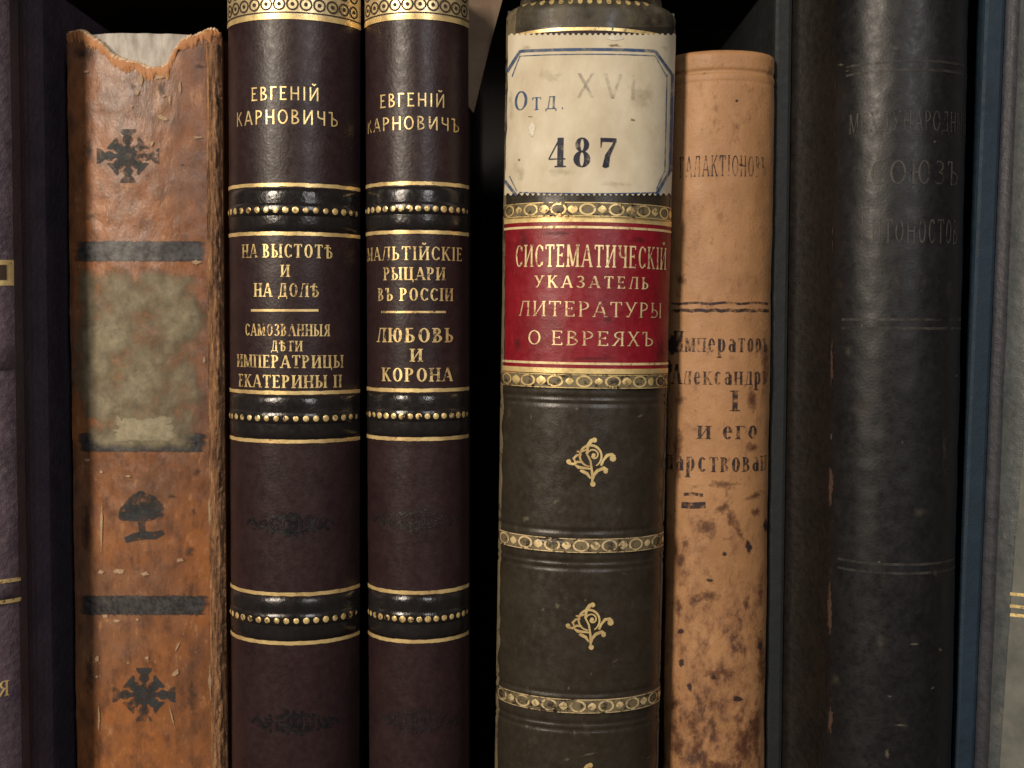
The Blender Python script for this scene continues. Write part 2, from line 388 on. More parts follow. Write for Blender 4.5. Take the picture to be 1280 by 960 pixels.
# ------------------------------------------------------------------ a hand-drawn serif alphabet (thick and thin strokes, slab serifs)
def E(cx, cy, rx, ry, a0, a1): return ('A', cx, cy, rx, ry, a0, a1)
def V(x, y0=0, y1=1, s='bt'): return ('V', x, y0, y1, s)
def Hh(x0, x1, y): return ('H', x0, x1, y)
def G(x0, y0, x1, y1, k): return ('G', x0, y0, x1, y1, k)
def Dp(x, y, d): return ('D', x, y, d)
BOWL = [E(.24, .28, .36, .28, -90, 90), Hh(.12, .26, .56), Hh(.12, .26, 0)]
def mv(gs, dx): 
    r = []
    for g in gs:
        g = list(g)
        if g[0] in 'AVD': g[1] += dx
        elif g[0] == 'H': g[1] += dx; g[2] += dx
        elif g[0] == 'G': g[1] += dx; g[3] += dx
        r.append(tuple(g))
    return r
GL = {
 'А': (.82, [G(.08, 0, .40, 1, 't'), G(.42, 1, .74, 0, 'T'), Hh(.2, .62, .32), ('S', .08, 0), ('S', .74, 0)]),
 'Б': (.66, [V(.14, 0, 1, 'b')] + mv(BOWL, .02) + [Hh(.05, .58, 1), Dp(.57, 1, -1)]),
 'В': (.68, [V(.14), E(.26, .76, .28, .24, -90, 90), E(.26, .27, .36, .27, -90, 90), Hh(.14, .28, 1), Hh(.14, .28, .53), Hh(.14, .28, 0)]),
 'Г': (.6, [V(.14), Hh(.05, .55, 1), Dp(.54, 1, -1)]),
 'Д': (.82, [G(.2, .02, .34, 1, 't'), V(.62, 0, 1, ''), Hh(.26, .72, 1), Hh(.03, .8, 0), Dp(.05, 0, -.9), Dp(.78, 0, -.9)]),
 'Е': (.64, [V(.14), Hh(.05, .56, 1), Hh(.14, .44, .52), Hh(.05, .58, 0), Dp(.55, 1, -1), Dp(.57, 0, 1), Dp(.44, .62, -1)]),
 'З': (.62, [E(.28, .76, .27, .24, -90, 150), E(.28, .27, .33, .27, -150, 90), Hh(.2, .3, .53)]),
 'И': (.82, [V(.14), V(.68), G(.16, .06, .66, .94, 't')]),
 'Й': (.82, [V(.14), V(.68), G(.16, .06, .66, .94, 't'), E(.41, 1.27, .17, .15, 180, 360)]),
 'І': (.32, [V(.16)]), 'I': (.32, [V(.16)]),
 'К': (.76, [V(.14), G(.18, .44, .6, .97, 't'), G(.3, .6, .66, 0, 'T'), ('S', .6, 1), ('S', .66, 0)]),
 'Л': (.78, [G(.1, .03, .3, 1, 't'), V(.64, 0, 1, 'bt'), Hh(.24, .64, 1), ('S', .1, 0)]),
 'М': (.98, [V(.12, 0, 1, 'b'), G(.14, 1, .48, .04, 'T'), G(.49, .04, .82, 1, 't'), V(.84)]),
 'Н': (.8, [V(.14), V(.66), Hh(.14, .66, .5)]),
 'О': (.78, [E(.39, .5, .36, .5, 0, 360)]),
 'П': (.8, [V(.14), V(.66), Hh(.06, .74, 1)]),
 'Р': (.66, [V(.14), E(.27, .73, .33, .27, -90, 90), Hh(.14, .29, 1), Hh(.14, .29, .46)]),
 'С': (.7, [E(.38, .5, .35, .5, 42, 318), Dp(.63, .92, -1.2), Dp(.63, .08, .9)]),
 'Т': (.72, [V(.36, 0, 1, 'b'), Hh(.04, .68, 1), Dp(.05, 1, -1.2), Dp(.67, 1, -1.2)]),
 'У': (.76, [G(.1, 1, .42, .36, 'T'), G(.26, .06, .68, 1, 't'), ('S', .1, 1), ('S', .68, 1), E(.2, .1, .1, .1, 180, 330)]),
 'Х': (.76, [G(.12, 1, .64, 0, 'T'), G(.1, 0, .62, 1, 't'), ('S', .12, 1), ('S', .64, 0), ('S', .1, 0), ('S', .62, 1)]),
 'Ц': (.84, [V(.14, 0, 1, 't'), V(.64, 0, 1, 't'), Hh(.06, .8, 0), Dp(.79, .04, -1.2)]),
 'Ч': (.74, [V(.14, .68, 1, 't'), E(.34, .66, .26, .22, 180, 275), Hh(.34, .6, .47), V(.6)]),
 'Ъ': (.82, [V(.28, 0, 1, ''), Hh(.03, .3, 1), Dp(.04, 1, -1)] + mv(BOWL, .16)),
 'Ь': (.66, [V(.14)] + BOWL),
 'Ы': (.98, [V(.14)] + BOWL + [V(.82)]),
 'Ѣ': (.8, [V(.28, 0, 1, 't'), Hh(.02, .58, .8), Dp(.03, .8, -.7), Dp(.57, .8, -.7)] + mv(BOWL, .16)),
 'Ю': (1.0, [V(.14), Hh(.14, .44, .5), E(.66, .5, .3, .5, 0, 360)]),
 'Я': (.72, [V(.58), E(.44, .74, .32, .26, 90, 270), Hh(.42, .58, 1), Hh(.42, .58, .48), G(.1, 0, .4, .48, 'T'), ('S', .1, 0)]),
 'X': (.8, [G(.12, 1, .68, 0, 'T'), G(.1, 0, .66, 1, 't')]),
 'V': (.8, [G(.08, 1, .4, 0, 'T'), G(.4, 0, .72, 1, 't')]),
 '4': (.66, [G(.06, .3, .44, 1, 't'), V(.46, 0, 1, 'b'), Hh(.04, .64, .28)]),
 '8': (.66, [E(.33, .755, .24, .245, 0, 360), E(.33, .27, .29, .28, 0, 360)]),
 '7': (.68, [('P', [(.08, .86), (.64, .86), (.64, 1), (.08, 1)]), ('P', [(.16, .02), (.27, -.02), (.39, .03), (.42, .36), (.64, .9), (.55, .88), (.25, .42)]), ('P', [(.08, .66), (.12, .66), (.15, .87), (.08, .87)])]),
 '.': (.3, [('B', .15, .06, .06)]),
 'а': (.6, [E(.26, .2, .22, .2, 0, 360), V(.46, 0, .5, ''), E(.28, .46, .2, .2, 0, 150)]),
 'е': (.56, [E(.28, .33, .25, .33, 0, 320), Hh(.06, .5, .36)]),
 'р': (.62, [V(.14, -.28, .64, 'b'), E(.3, .33, .27, .33, -130, 130)]),
 'о': (.6, [E(.3, .33, .27, .33, 0, 360)]),
 'с': (.56, [E(.3, .33, .27, .33, 42, 318)]),
}
LOW = dict(zip('бвгдзийклмнптцчъьыя', 'БВГДЗИЙКЛМНПТЦЧЪЬЫЯ'))
STY = {
 'serif': dict(T=.15, t=.065, sh=.075, st=.06, sf=1),
 'bold': dict(T=.19, t=.07, sh=.085, st=.065, sf=1),
 'light': dict(T=.105, t=.06, sh=.06, st=.05, sf=1),
 'sans': dict(T=.115, t=.10, sh=0, st=0, sf=0),
 'fat': dict(T=.215, t=.045, sh=.09, st=.05, sf=1),
 'stamp': dict(T=.15, t=.11, sh=.0, st=0, sf=0),
}
def glyph(ch, y):
    T, t, sh, st, sf = y['T'], y['t'], y['sh'], y['st'], y['sf']; out = []
    sc = 1
    if ch in LOW and ch not in GL: sc = .66; ch = LOW[ch]
    W, gs = GL[ch]
    def R(x0, y0, x1, y1): out.append([(x0, y0), (x1, y0), (x1, y1), (x0, y1)])
    def ser(x, yy, w): 
        if not sf: return
        if yy >= .5: R(x - w / 2 - sh, yy - st, x + w / 2 + sh, yy)
        else: R(x - w / 2 - sh, yy, x + w / 2 + sh, yy + st)
    for g in gs:
        q = g[0]
        if q == 'V':
            _, x, y0, y1, s = g; R(x - T / 2, y0, x + T / 2, y1)
            if 'b' in s: ser(x, y0, T)
            if 't' in s: ser(x, y1, T)
        elif q == 'H':
            _, x0, x1, yy = g; c = yy - t / 2 if yy == 1 else (yy + t / 2 if yy == 0 else yy); R(x0, c - t / 2, x1, c + t / 2)
        elif q == 'G':
            _, x0, y0, x1, y1, k = g; w = (T if k == 'T' else t * 1.15) * 1.05
            if y0 > y1: x0, y0, x1, y1 = x1, y1, x0, y0
            out.append([(x0 - w / 2, y0), (x0 + w / 2, y0), (x1 + w / 2, y1), (x1 - w / 2, y1)])
        elif q == 'S': ser(g[1], g[2], T * .7)
        elif q == 'D' and sf:
            _, x, yy, d = g; l = .17 * d; R(x - t * .55, min(yy, yy + l), x + t * .55, max(yy, yy + l))
        elif q == 'D' and abs(g[3]) in (.9, 1.2) and g[3] < 0 and g[2] < .1: R(g[1] - t / 2, g[2] - .15, g[1] + t / 2, g[2] + .02)
        elif q == 'P': out.append(list(g[1]))
        elif q == 'B':
            _, x, yy, r = g; out.append([(x + r * math.cos(i * math.tau / 10), yy + r * math.sin(i * math.tau / 10)) for i in range(10)])
        elif q == 'A':
            _, cx, cy, rx, ry, a0, a1 = g; n = max(6, int(abs(a1 - a0) / 15)); TT = min(T, rx * .75); tt = min(t, ry * .6)
            P = []
            for i in range(n + 1):
                a = math.radians(a0 + (a1 - a0) * i / n); P.append(((cx + rx * math.cos(a), cy + ry * math.sin(a)), (cx + (rx - TT) * math.cos(a), cy + (ry - tt) * math.sin(a))))
            for (p, r), (p2, r2) in zip(P, P[1:]): out.append([r, p, p2, r2])
    if sc != 1: out = [[(x * .8, yy * sc) for x, yy in P] for P in out]; W *= .8
    return out, W
def layout(txt, style, gap):
    x = 0; res = []
    for ch in txt:
        if ch == ' ': x += .42; continue
        ps, W = glyph(ch, STY[style]); res += [[(px + x, py) for px, py in P] for P in ps]; x += W + gap
    return res, x - gap

def board(b, cloth, leath, out, inn, y):
    """left cover standing out beyond the spine, with the leather joint running back to it"""
    m = MB(); P = [(-b.a + .0001, .0001), (-b.a - inn * .12, y * .35), (-b.a - inn * .4, y * .72), (-b.a - inn * .75, y * .95), (-b.a - inn - .0004, y + .0012)]
    Q = [(x + .0008, yy + .0012) for x, yy in P[::-1]]; rows = [[(x, yy, z) for x, yy in P + Q + P[:1]] for z in [.0004 + (b.H - .0012) * i / 120 for i in range(121)]]
    m.grid(rows); m.build('joint', leath, b.root)
    m = MB(); r = .0009; P = [(-b.a - inn, .124), (-b.a - out, .124), (-b.a - out, y + r), (-b.a - out + r * .3, y + r * .3), (-b.a - out + r, y), (-b.a - inn - r, y), (-b.a - inn - r * .3, y + r * .3), (-b.a - inn, y + r)]
    m.prism(P, .0002, b.H - .0008); return m.build('cover', cloth, b.root, False)
# ================================================================== the setting
m = MB(); m.box(-.45, .45, -.035, .175, -.02, 0); o = m.build('shelf', M['wood'], None, False); o['kind'] = 'structure'
m = MB(); m.box(-.45, .45, .176, .19, -.02, .36); o = m.build('shelf_back', M['wood'], None, False); o['kind'] = 'structure'

m = MB(); m.box(-.45, .45, -.03, .175, .262, .282); o = m.build('shade_shelf', M['wood'], None, False); o['kind'] = 'structure'  # unseen board added overhead to keep the back panel in shade

# ================================================================== violet book at the left edge
b = Book('leather_book', 'violet leather book cut off by the left edge, beside the torn brown book', ((-190, 9), (-172, 30)), -.012, .006, -70, k=.9, seed=1)
b.spine(M['violet']); b.cover(1, M['violet_side'], groove=.010, gd=.0016); b.cover(-1, M['violet_side'], groove=.010); b.pages()
b.band(424, 466, .0014, M['violet']); b.band(730, 758, .0014, M['violet'])
b.patch('gilt_square', [(325, -34, 17), (357, -34, 17)], M['gold'], off=.0001)
b.patch('gilt_square', [(331, -28, 8), (350, -28, 8)], M['ring'], off=.00016)
b.sheet('gilt_rule', 728, 733, M['gold_worn'], off=.0007); b.sheet('gilt_rule', 754, 759, M['gold_worn'], off=.0007)
b.text('gilt_lettering', 'Я', -3, 11, 851, 870, M['gold'], 'serif')
b.blots('scuff', [(28, 853, 7, 5), (16, 135, 4, 10), (8, 175, 3, 6), (22, 715, 2.5, 12), (29, 900, 3, 20)], M['scuff_grey'])

# ================================================================== worn brown book with the torn head
b = Book('leather_book', 'worn brown calf book with a torn head, tree ornament and patches of grey label residue', ((82, 277), (97, 283)), .007, .0036, 33, k=.86, warp=.0003, head=.0009, seed=2)
tear = [(80, 42), (86, 40), (92, 38), (99, 35), (107, 40), (118, 47), (126, 52), (133, 60), (141, 68), (150, 71), (160, 75), (172, 77), (182, 81), (191, 84), (200, 83), (207, 80), (211, 76), (213, 69), (219, 60), (226, 50), (235, 45), (246, 43), (254, 38), (262, 34), (270, 34), (280, 40)]
def tear_py(px):
    for (xa, ya), (xb, yb) in zip(tear, tear[1:]):
        if px <= xb: return ya + (yb - ya) * (px - xa) / (xb - xa)
    return 38
tu = [b.uv(x, tear_py(x) + 2.2 * noise.noise(Vector((x * .35, 0, 0))) + 1.5 * noise.noise(Vector((x * 1.3, 4, 0)))) for x in [80 + i * .5 for i in range(401)]]
def tear_top(u, tu=tu):
    for (ua, va), (ub, vb) in zip(tu, tu[1:]):
        if u <= ub: return va + (vb - va) * max(0, min(1, (u - ua) / max(1e-9, ub - ua)))
    return tu[-1][1]
sp = b.spine(M['calf'], top=tear_top, thick=.0016)
# pale raw thickness of the leather along the tear, and the turned flaking rim below it
m = MB(); us = [b.u_of(b.L * (-.97 + 1.94 * j / 240)) for j in range(241)]; R = []
for e, of in ((.0001, -.0012), (.0001, -.0001), (-.0004, .0003), (-.0013, .00045), (-.0024, .00008)):
    R.append([b.surf(u, tear_top(u) + e * (1 + .7 * noise.noise(Vector((u * 420, 1, e * 9e2))) + .5 * noise.noise(Vector((u * 1900, e * 9e3, 4)))) + (.00025 * noise.noise(Vector((u * 2500, 3, e * 1e5)))), of) for u in us])
m.grid(R[:3]); m.build('torn_edge', M['torn'], sp)
m2 = MB(); m2.grid(R[2:]); 
k = leather('raw_leather_rim', (.36, .14, .045), (.54, .25, .10), (.2, .08, .03), rough=.6, grain=.5, bump=1); m2.build('torn_rim', k, sp)
# lining strip glued on the backs of the sections, showing in the tear
m = MB(); v1 = b.uv(170, 38)[1]; R = []
for i in range(21):
    v = v1 - .030 * (1 - i / 20); R.append([b.surf(u * .95, v, -.0022 + .00035 * noise.noise(Vector((u * 350, v * 90, 1)))) + Vector((0, .0002, 0)) for u in us])
m.grid(R); m.build('spine_lining', M['lining'], b.root)
b.cover(1, M['calf'], groove=.004, gd=.0006); b.cover(-1, M['calf'], groove=.004, gd=.0006); b.pages()
for p0, p1 in ((300, 328), (540, 566), (743, 770)):
    v = (p0 + p1) / 2; x0 = 84 + 13 * v / 960; b.patch('dark_band', [(p0, x0, 260 + 6 * v / 960), ((p0 + p1) / 2, x0, 261 + 6 * v / 960), (p1, x0, 259 + 6 * v / 960)], M['slate_band'], off=.00010, jag=6, n=60, ew=.09)
b.patch('label_residue', [(328, 92, 262), (352, 86, 263), (400, 86, 264), (450, 87, 264), (500, 88, 262), (530, 92, 254), (552, 105, 250), (566, 114, 246)], M['residue'], off=.00018, jag=9, n=60, ew=.12)
b.patch('label_residue', [(505, 128, 234), (530, 124, 236), (546, 120, 244), (560, 128, 240)], blot('thick_label_residue', (.33, .28, .175), lo=.54, fine=700, patch=150, soft=.08, c2=(.2, .17, .105)), off=.00022, jag=14, n=40, ew=.3)
def flower(cx, cy, r):
    st = [([(cx, cy)], (r * .36, r * .34))]
    for i in range(8):
        a = i * math.pi / 4; l = r if i % 2 == 0 else r * .72
        c, s = math.cos(a), math.sin(a) * .86; w = r * .19
        st.append(([(cx + c * l * q, cy + s * l * q) for q in (.15, .5, .72, .86, 1)], [w, w * .75, w * 1.0, w * 2.3, w * 2.7]))
        st.append(([(cx + c * l * .6, cy + s * l * .6)], (w * .85, w * .85)))
    return st
b.strokes('flower_ornament', flower(160, 195, 39), M['slate_orn'], off=.00012)
b.strokes('flower_ornament', flower(180, 868, 39), M['slate_orn'], off=.00012)
tr = [([(177, 652), (178, 664), (176, 672)], [9, 8, 15]), ([(157, 675), (168, 671), (180, 669), (194, 669), (205, 665)], [7, 10, 11, 10, 6])]
for x, y, rx, ry in ((163, 640, 14, 11), (177, 629, 18, 14), (190, 636, 15, 13), (177, 642, 24, 10), (155, 645, 7, 6), (198, 643, 7, 6), (168, 632, 13, 10), (176, 618, 6, 5), (188, 626, 9, 8)): tr.append(([(x, y)], (rx, ry)))
b.strokes('tree_ornament', tr, M['slate_orn'], off=.00012)
# flaking right joint
m = MB(); R = []
for i in range(421):
    v = .002 + (b.H - .005) * i / 420; row = []
    for j in range(13):
        t = j / 12; w = noise.noise(Vector((t * 5, v * 500, 2))); w2 = noise.noise(Vector((t * 9, v * 1700, 8)))
        p = b.surf(b.a - .0030 + .0030 * t + .0002 * noise.noise(Vector((9, v * 700, 3))) * (j == 0), v, .0001 + .0007 * math.sin(math.pi * min(1, t * 1.1)) + .0004 * w * math.sin(math.pi * t) + .00022 * w2); row.append(p)
    R.append(row)
m.grid(R); m.build('flaking_joint', M['fray'], sp)
b.blots('scuff', [(203, 147, 11, 5, 25), (200, 96, 14, 6), (212, 125, 4, 12), (176, 100, 5, 14), (225, 110, 3, 12), (172, 116, 4, 9), (109, 90, 6, 3), (165, 133, 3, 3), (127, 590, 5, 4), (128, 660, 2.5, 45), (127, 715, 7, 5), (219, 841, 10, 5, -40), (222, 808, 3, 11, 25), (184, 822, 4, 3), (122, 823, 4, 7, 20), (121, 846, 4, 3), (172, 774, 5, 3), (146, 776, 9, 3), (124, 900, 2, 26), (215, 895, 2, 30, -15), (246, 328, 10, 5), (247, 172, 9, 3), (150, 714, 12, 5), (181, 717, 9, 4), (110, 575, 8, 4), (262, 200, 4, 20), (262, 640, 4, 26), (205, 120, 5, 3), (190, 180, 4, 7), (132, 770, 7, 4), (225, 700, 8, 4), (262, 850, 4, 30), (160, 595, 8, 3), (255, 450, 3, 9)], M['scuff'], off=.00026)
b.blots('dark_stain', [(104, 68, 24, 20), (248, 83, 14, 7), (202, 112, 12, 20), (165, 108, 9, 12), (228, 206, 7, 5), (242, 640, 9, 10), (117, 270, 20, 12), (245, 590, 10, 18), (110, 480, 14, 30), (215, 620, 14, 8), (110, 660, 14, 60), (235, 690, 14, 18), (112, 840, 14, 60), (240, 870, 12, 40), (112, 190, 14, 40)], blot('worn_dark_stain', (.055, .036, .028), lo=.5, fine=900, patch=300, soft=.3, a_max=.75), off=.0001)

# ================================================================== the two matching plum books
def karnovich(label, edges, Y0, bulge, seed, dx):
    b = Book('leather_book', label, edges, Y0, bulge, -28, k=.93, group='matching plum books with gilt bands', warp=.00008, seed=seed)
    b.spine(M['plum']); b.cover(1, M['plum']); b.cover(-1, M['plum']); b.pages(); return b
def plum_trim(b, d, stampx, seedx, ndots, stamp_mat):
    b.sheet('gilt_head', -24, 21, M['gold_head'], off=.0001, rows=8); b.sheet('gilt_rule', 18, 24, M['gold'], off=.00016)
    # rings stamped in the gilt head
    n = int(2 * b.L / (16.5 * S)); st = MB(); vr = b.vrow(9)
    for vr in (b.vrow(5), b.vrow(-14)):
      for i in range(n):
        s = b.L * (-.93 + 1.86 * (i + .5) / n)
        for ra, rb in ((.00132, .00098), (.0004, 0)):
            for q in range(14):
                P = []
                for aa, rr in ((q, ra), (q + 1, ra), (q + 1, rb), (q, rb)):
                    t = aa * math.tau / 14; P.append(b.surf(b.u_of(s + rr * math.cos(t)), vr + rr * math.sin(t), .00022))
                if rb == 0: P = P[:3]
                k0 = len(st.v); st.v += P; st.f.append(tuple(range(k0, k0 + len(P))))
    st.build('ring_pattern', M['ring'], b.sp)
    for y in (15.5,): b.sheet('dark_rule', y - .8, y + .8, M['ring'], off=.0002)
    for y in (262 + d[0], 522 + d[1], 774 + d[2]):
        b.band(y - 29, y + 29, .0005, M['plum_band'], shape=8, name='polished_band')
        b.band(y - 12, y + 12, .0009, M['plum_band'], shape=2.6)
        for q in (-31, 30): b.sheet('gilt_rule', y + q - 2.3, y + q + 2.3, M['gold'], off=.00012, wob=.00012)
        st = MB(); vr = b.vrow(y + 1)
        for i in range(ndots):
            s = b.L * (-.95 + 1.9 * (i + .5) / ndots); r = .00062 * random.uniform(.88, 1.08); off = .00098; k0 = len(st.v)
            st.v.append(b.on_band(s, vr, off + .0002, .0012))
            for q in range(12): t = q * math.tau / 12; st.v.append(b.on_band(s + r * math.cos(t), vr + r * 1.05 * math.sin(t), off, .0012))
            st.f += [(k0, k0 + 1 + q, k0 + 1 + (q + 1) % 12) for q in range(12)]
        st.build('gilt_beading', M['gold_worn'], b.sp)
    for (x, y) in stampx:
        st = []; rnd = random.Random(seedx + int(y))
        for i in range(-6, 7):
            h = 15 * (1 - (abs(i) / 7.0) ** 1.5)
            for j in range(-3, 4):
                if abs(j) * 5 < h + 2: st.append(([(x + i * 7.4 + rnd.uniform(-2, 2), y + j * 4.6 + rnd.uniform(-1.5, 1.5))], (rnd.uniform(1.2, 3.2), rnd.uniform(1.2, 2.8))))
        for sgn in (-1, 1):
            st.append(([(x + sgn * (12 + 11 * math.cos(t / 5)), y + 10 * math.sin(t / 5)) for t in range(32)], 2.4))
            st.append(([(x + sgn * (30 + t * 3), y + 6 * math.sin(t * .8)) for t in range(9)], 3))
        st.append(([(x - 9, y - 12), (x - 9, y + 12)], 3)); st.append(([(x + 9 * math.cos(t), y + 11 * math.sin(t)) for t in [i * .4 for i in range(17)]], 2.6))
        b.strokes('blind_stamp', st, stamp_mat, off=.0001)
b = karnovich('plum book lettered ЕВГЕНІЙ КАРНОВИЧЪ beside the torn brown book, the wider of the matching pair', ((283, 452), (292, 447)), .004, .0088, 3, 0)
plum_trim(b, (0, 0, 0), [(362, 655), (368, 903)], 3, 17, M['plum_stamp'])
T = lambda t, x0, x1, yt, yb, st='serif', mat='gold_worn', **k: b.text('gilt_lettering', t, x0, x1, yt, yb, M[mat], st, **k)
T('ЕВГЕНІЙ', 314, 399, 108, 125, 'sans', 'gold'); T('КАРНОВИЧЪ', 296, 423, 137, 155, 'sans', 'gold')
T('НА ВЫСТОТѢ', 303, 416, 305, 322, 'bold'); T('И', 351, 362, 331, 346, 'bold'); T('НА ДОЛѢ', 318, 399, 354, 371, 'bold')
b.strokes('gilt_rule', [([(314 + i * 4, 388) for i in range(22)], 3)], M['gold'])
T('САМОЗВАННЫЯ', 307, 412, 405, 420, 'bold'); T('ДѢТИ', 339, 378, 426, 439, 'bold'); T('ИМПЕРАТРИЦЫ', 297, 429, 444, 460, 'bold'); T('ЕКАТЕРИНЫ II', 299, 427, 469, 485, 'bold')
b = karnovich('narrower plum book of the matching pair, lettered МАЛЬТІЙСКІЕ РЫЦАРИ ВЪ РОССІИ', ((454, 588), (464, 583)), .004, .0075, 4, 0)
plum_trim(b, (-2, -3, -2), [(522, 650), (528, 900)], 5, 16, leather('faint_blind_stamp', (.013, .0095, .010), (.024, .018, .019), rough=.34, grain=.6, bump=.5))
T('ЕВГЕНІЙ', 475, 556, 116, 133, 'sans', 'gold'); T('КАРНОВИЧЪ', 460, 574, 145, 162, 'sans', 'gold_worn')
T('МАЛЬТІЙСКІЕ', 460, 577, 308, 325, 'serif'); T('РЫЦАРИ', 480, 556, 334, 350, 'bold'); T('ВЪ РОССІИ', 473, 566, 360, 376, 'bold')
b.strokes('gilt_rule', [([(477 + i * 4, 390) for i in range(21)], 2.6)], M['gold_worn'])
T('ЛЮБОВЬ', 472, 567, 410, 428, 'bold'); T('И', 513, 528, 436, 452, 'bold'); T('КОРОНА', 478, 565, 460, 477, 'bold')

# ================================================================== added brown sheet, its tapered shape standing in for a lit patch in the gap
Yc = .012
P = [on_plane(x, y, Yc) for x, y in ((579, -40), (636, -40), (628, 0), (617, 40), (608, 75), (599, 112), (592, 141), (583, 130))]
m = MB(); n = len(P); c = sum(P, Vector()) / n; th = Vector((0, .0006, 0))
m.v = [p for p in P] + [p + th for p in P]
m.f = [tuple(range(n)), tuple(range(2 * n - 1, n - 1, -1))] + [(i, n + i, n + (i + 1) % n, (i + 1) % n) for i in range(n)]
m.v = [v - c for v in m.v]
o = m.build('lit_patch_sheet', M['lit_patch'], None, False); o.location = c
o['label'] = 'brown stand-in for a lit patch tapering in the dark gap beside the olive book'; o['category'] = 'lit_patch'

# ================================================================== olive book with paper label and red title label
b = Book('leather_book', 'olive brown book with cream shelf label 487 and red title panel', ((632, 847), (621, 820)), .001, .0098, -7, k=.94, warp=.0001, head=.003, seed=6)
for y in (497, 505, 664, 703, 711, 868, 905, 913): b.dent(y, 2.0, .00022)
b.spine(M['olive']); b.cover(1, M['olive']); b.cover(-1, M['olive']); b.pages()
sp = b.sp
# rubbed edges of the spine and its head
m = MB(); R = []
for i in range(300):
    v = .001 + (b.H - .002) * i / 299; w = .0005 + .0005 * noise.noise(Vector((v * 260, 1, 1)))
    if v > b.H - .012: w += .0014
    R.append([b.surf(-b.a + w * j / 5, v, .00006 + .00005 * (j < 5)) for j in range(6)])
m.grid(R); m.build('rubbed_edge', ink('rubbed_olive', (.15, .12, .07), wear=.38, fine=500), sp)
m = MB(); R = []
for i in range(300):
    v = .001 + (b.H - .002) * i / 299; w = .0005 + .0004 * noise.noise(Vector((v * 260, 4, 1)))
    R.append([b.surf(b.a - w * j / 5, v, .00006 + .00005 * (j < 5)) for j in range(6)])
m.grid(R); m.build('rubbed_edge', ink('rubbed_olive_thin', (.13, .11, .075), wear=.40, fine=500), sp)
b.patch('rubbed_head', [(-4, 636, 842), (10, 630, 846), (34, 634, 845)], ink('rubbed_head_olive', (.13, .112, .075), wear=.42, fine=300, a_max=.85, soft=.25), off=.00008, n=40)
st = [([(652 + i * 12.2, 3.5 - 3 * math.sin(math.pi * i / 13))], (3.2, 4)) for i in range(14)]
b.strokes('gilt_beading', st, M['gold_worn'], off=.0002)
b.sheet('gilt_rule', 34, 38, M['gold_worn'], off=.00012, s0=-.93, s1=.98)
b.sheet('dark_rule', 38.5, 43, M['stain'], off=.00013, s0=-.93, s1=.98)
def chain(y, hw, off, seed, mat='gold_soft', x0=640, x1=834, mat2=None):
    rnd = random.Random(seed); m = MB(); v = b.vrow(y); n = 7; q0 = 0
    L0, L1 = -.93 * b.L, .95 * b.L; pitch = (L1 - L0) / n
    for i in range(n):
        s = L0 + pitch * (i + .35); rx, ry = pitch * .29, hw * S
        for j in range(16):
            P = []
            for aa, f in ((j, 1), (j + 1, 1), (j + 1, .74), (j, .74)):
                t = aa * math.tau / 16; P.append(b.on_band(s + rx * f * math.cos(t), v + ry * f * math.sin(t), off, .0009))
            k0 = len(m.v); m.v += P; m.f.append((k0, k0 + 1, k0 + 2, k0 + 3))
        for cxs, r in ((s + pitch * .5, ry * .72),):
            r *= rnd.uniform(.85, 1.15); k0 = len(m.v); m.v.append(b.on_band(cxs, v, off + .0001, .0009))
            for j in range(8): t = j * math.tau / 8; m.v.append(b.on_band(cxs + r * 1.1 * math.cos(t), v + r * (1 if j % 2 == 0 else .75) * math.sin(t), off, .0009))
            m.f += [(k0, k0 + 1 + j, k0 + 1 + (j + 1) % 8) for j in range(8)]
    for e in (-1, 1):
        R = []
        for w in (1.02, 1.16): R.append([b.on_band(L0 + (L1 - L0) * j / 40, v + e * w * hw * S, off - .00002, .0009) for j in range(41)])
        m.grid(R)
    return m.build('gilt_chain', M[mat], sp)
for y, hw, sd in ((262, 7.2, 1), (476.5, 7.2, 2), (681, 7.4, 3), (881, 7.4, 4)):
    b.band(y - 9.3, y + 9.3, .0009, M['olive'], shape=3.4)
    b.sheet('gilt_ground', y - 7.5, y + 7.5, gold('rubbed_gilt_ground', (.19, .15, .085), wear=.5, metallic=.2, rough=.45, fine=700), off=.00092, s0=-.95, s1=.97, bp=.0009)
    chain(y, hw, .00102, sd, 'gold_worn' if y < 500 else 'gold_soft')
# cream paper label with toothed edges
lab = b.root
m = MB(); R = []; rows = [(43 + 200 * i / 60) for i in range(61)]
def lx(y): return 636 - 2.0 * (y - 43) / 200 - 2.5 * max(0, (y - 150) / 90) + 1.2 * noise.noise(Vector((y * .06, 2, 2))), 844 - 6 * (y - 43) / 200
for i, y in enumerate(rows):
    l, r = lx(y); row = []
    for j in range(121):
        e = 0
        if i == 0: e = 1.2 * (1 if j % 4 < 2 else -1)
        if i == 60: e = 1.4 * (1 if j % 4 < 2 else -1)
        row.append(b.at(l + (r - l) * j / 120, y + e, .00018))
    R.append(row)
m.grid(R); lab = m.build('paper_label', M['cream'], b.root)
def octo(d, w):
    cx, L, R_, Tt, B_ = 738, 634 + d * 1.0, 840 - d * 1.15, 62 + d, 246 - d
    st = []
    def seg(p, q, n=14): st.append(([(p[0] + (q[0] - p[0]) * i / n, p[1] + (q[1] - p[1]) * i / n) for i in range(n + 1)], w))
    tl = lambda x: Tt + (3.5 * ((x - 738) / 105) ** 2)
    st.append(([(x, tl(x)) for x in [650 + i * 7 for i in range(25)]], w))
    seg((651, tl(651)), (L + 1, 90 + d)); seg((818, tl(818)), (R_ - .5, 94 + d * .5)); seg((R_ - .5, 93), (R_ - 3.5, 214)); seg((R_ - 3.5, 213), (819, B_ - 3))
    seg((632 + d, 226 - d), (647, B_ - 1))
    return st
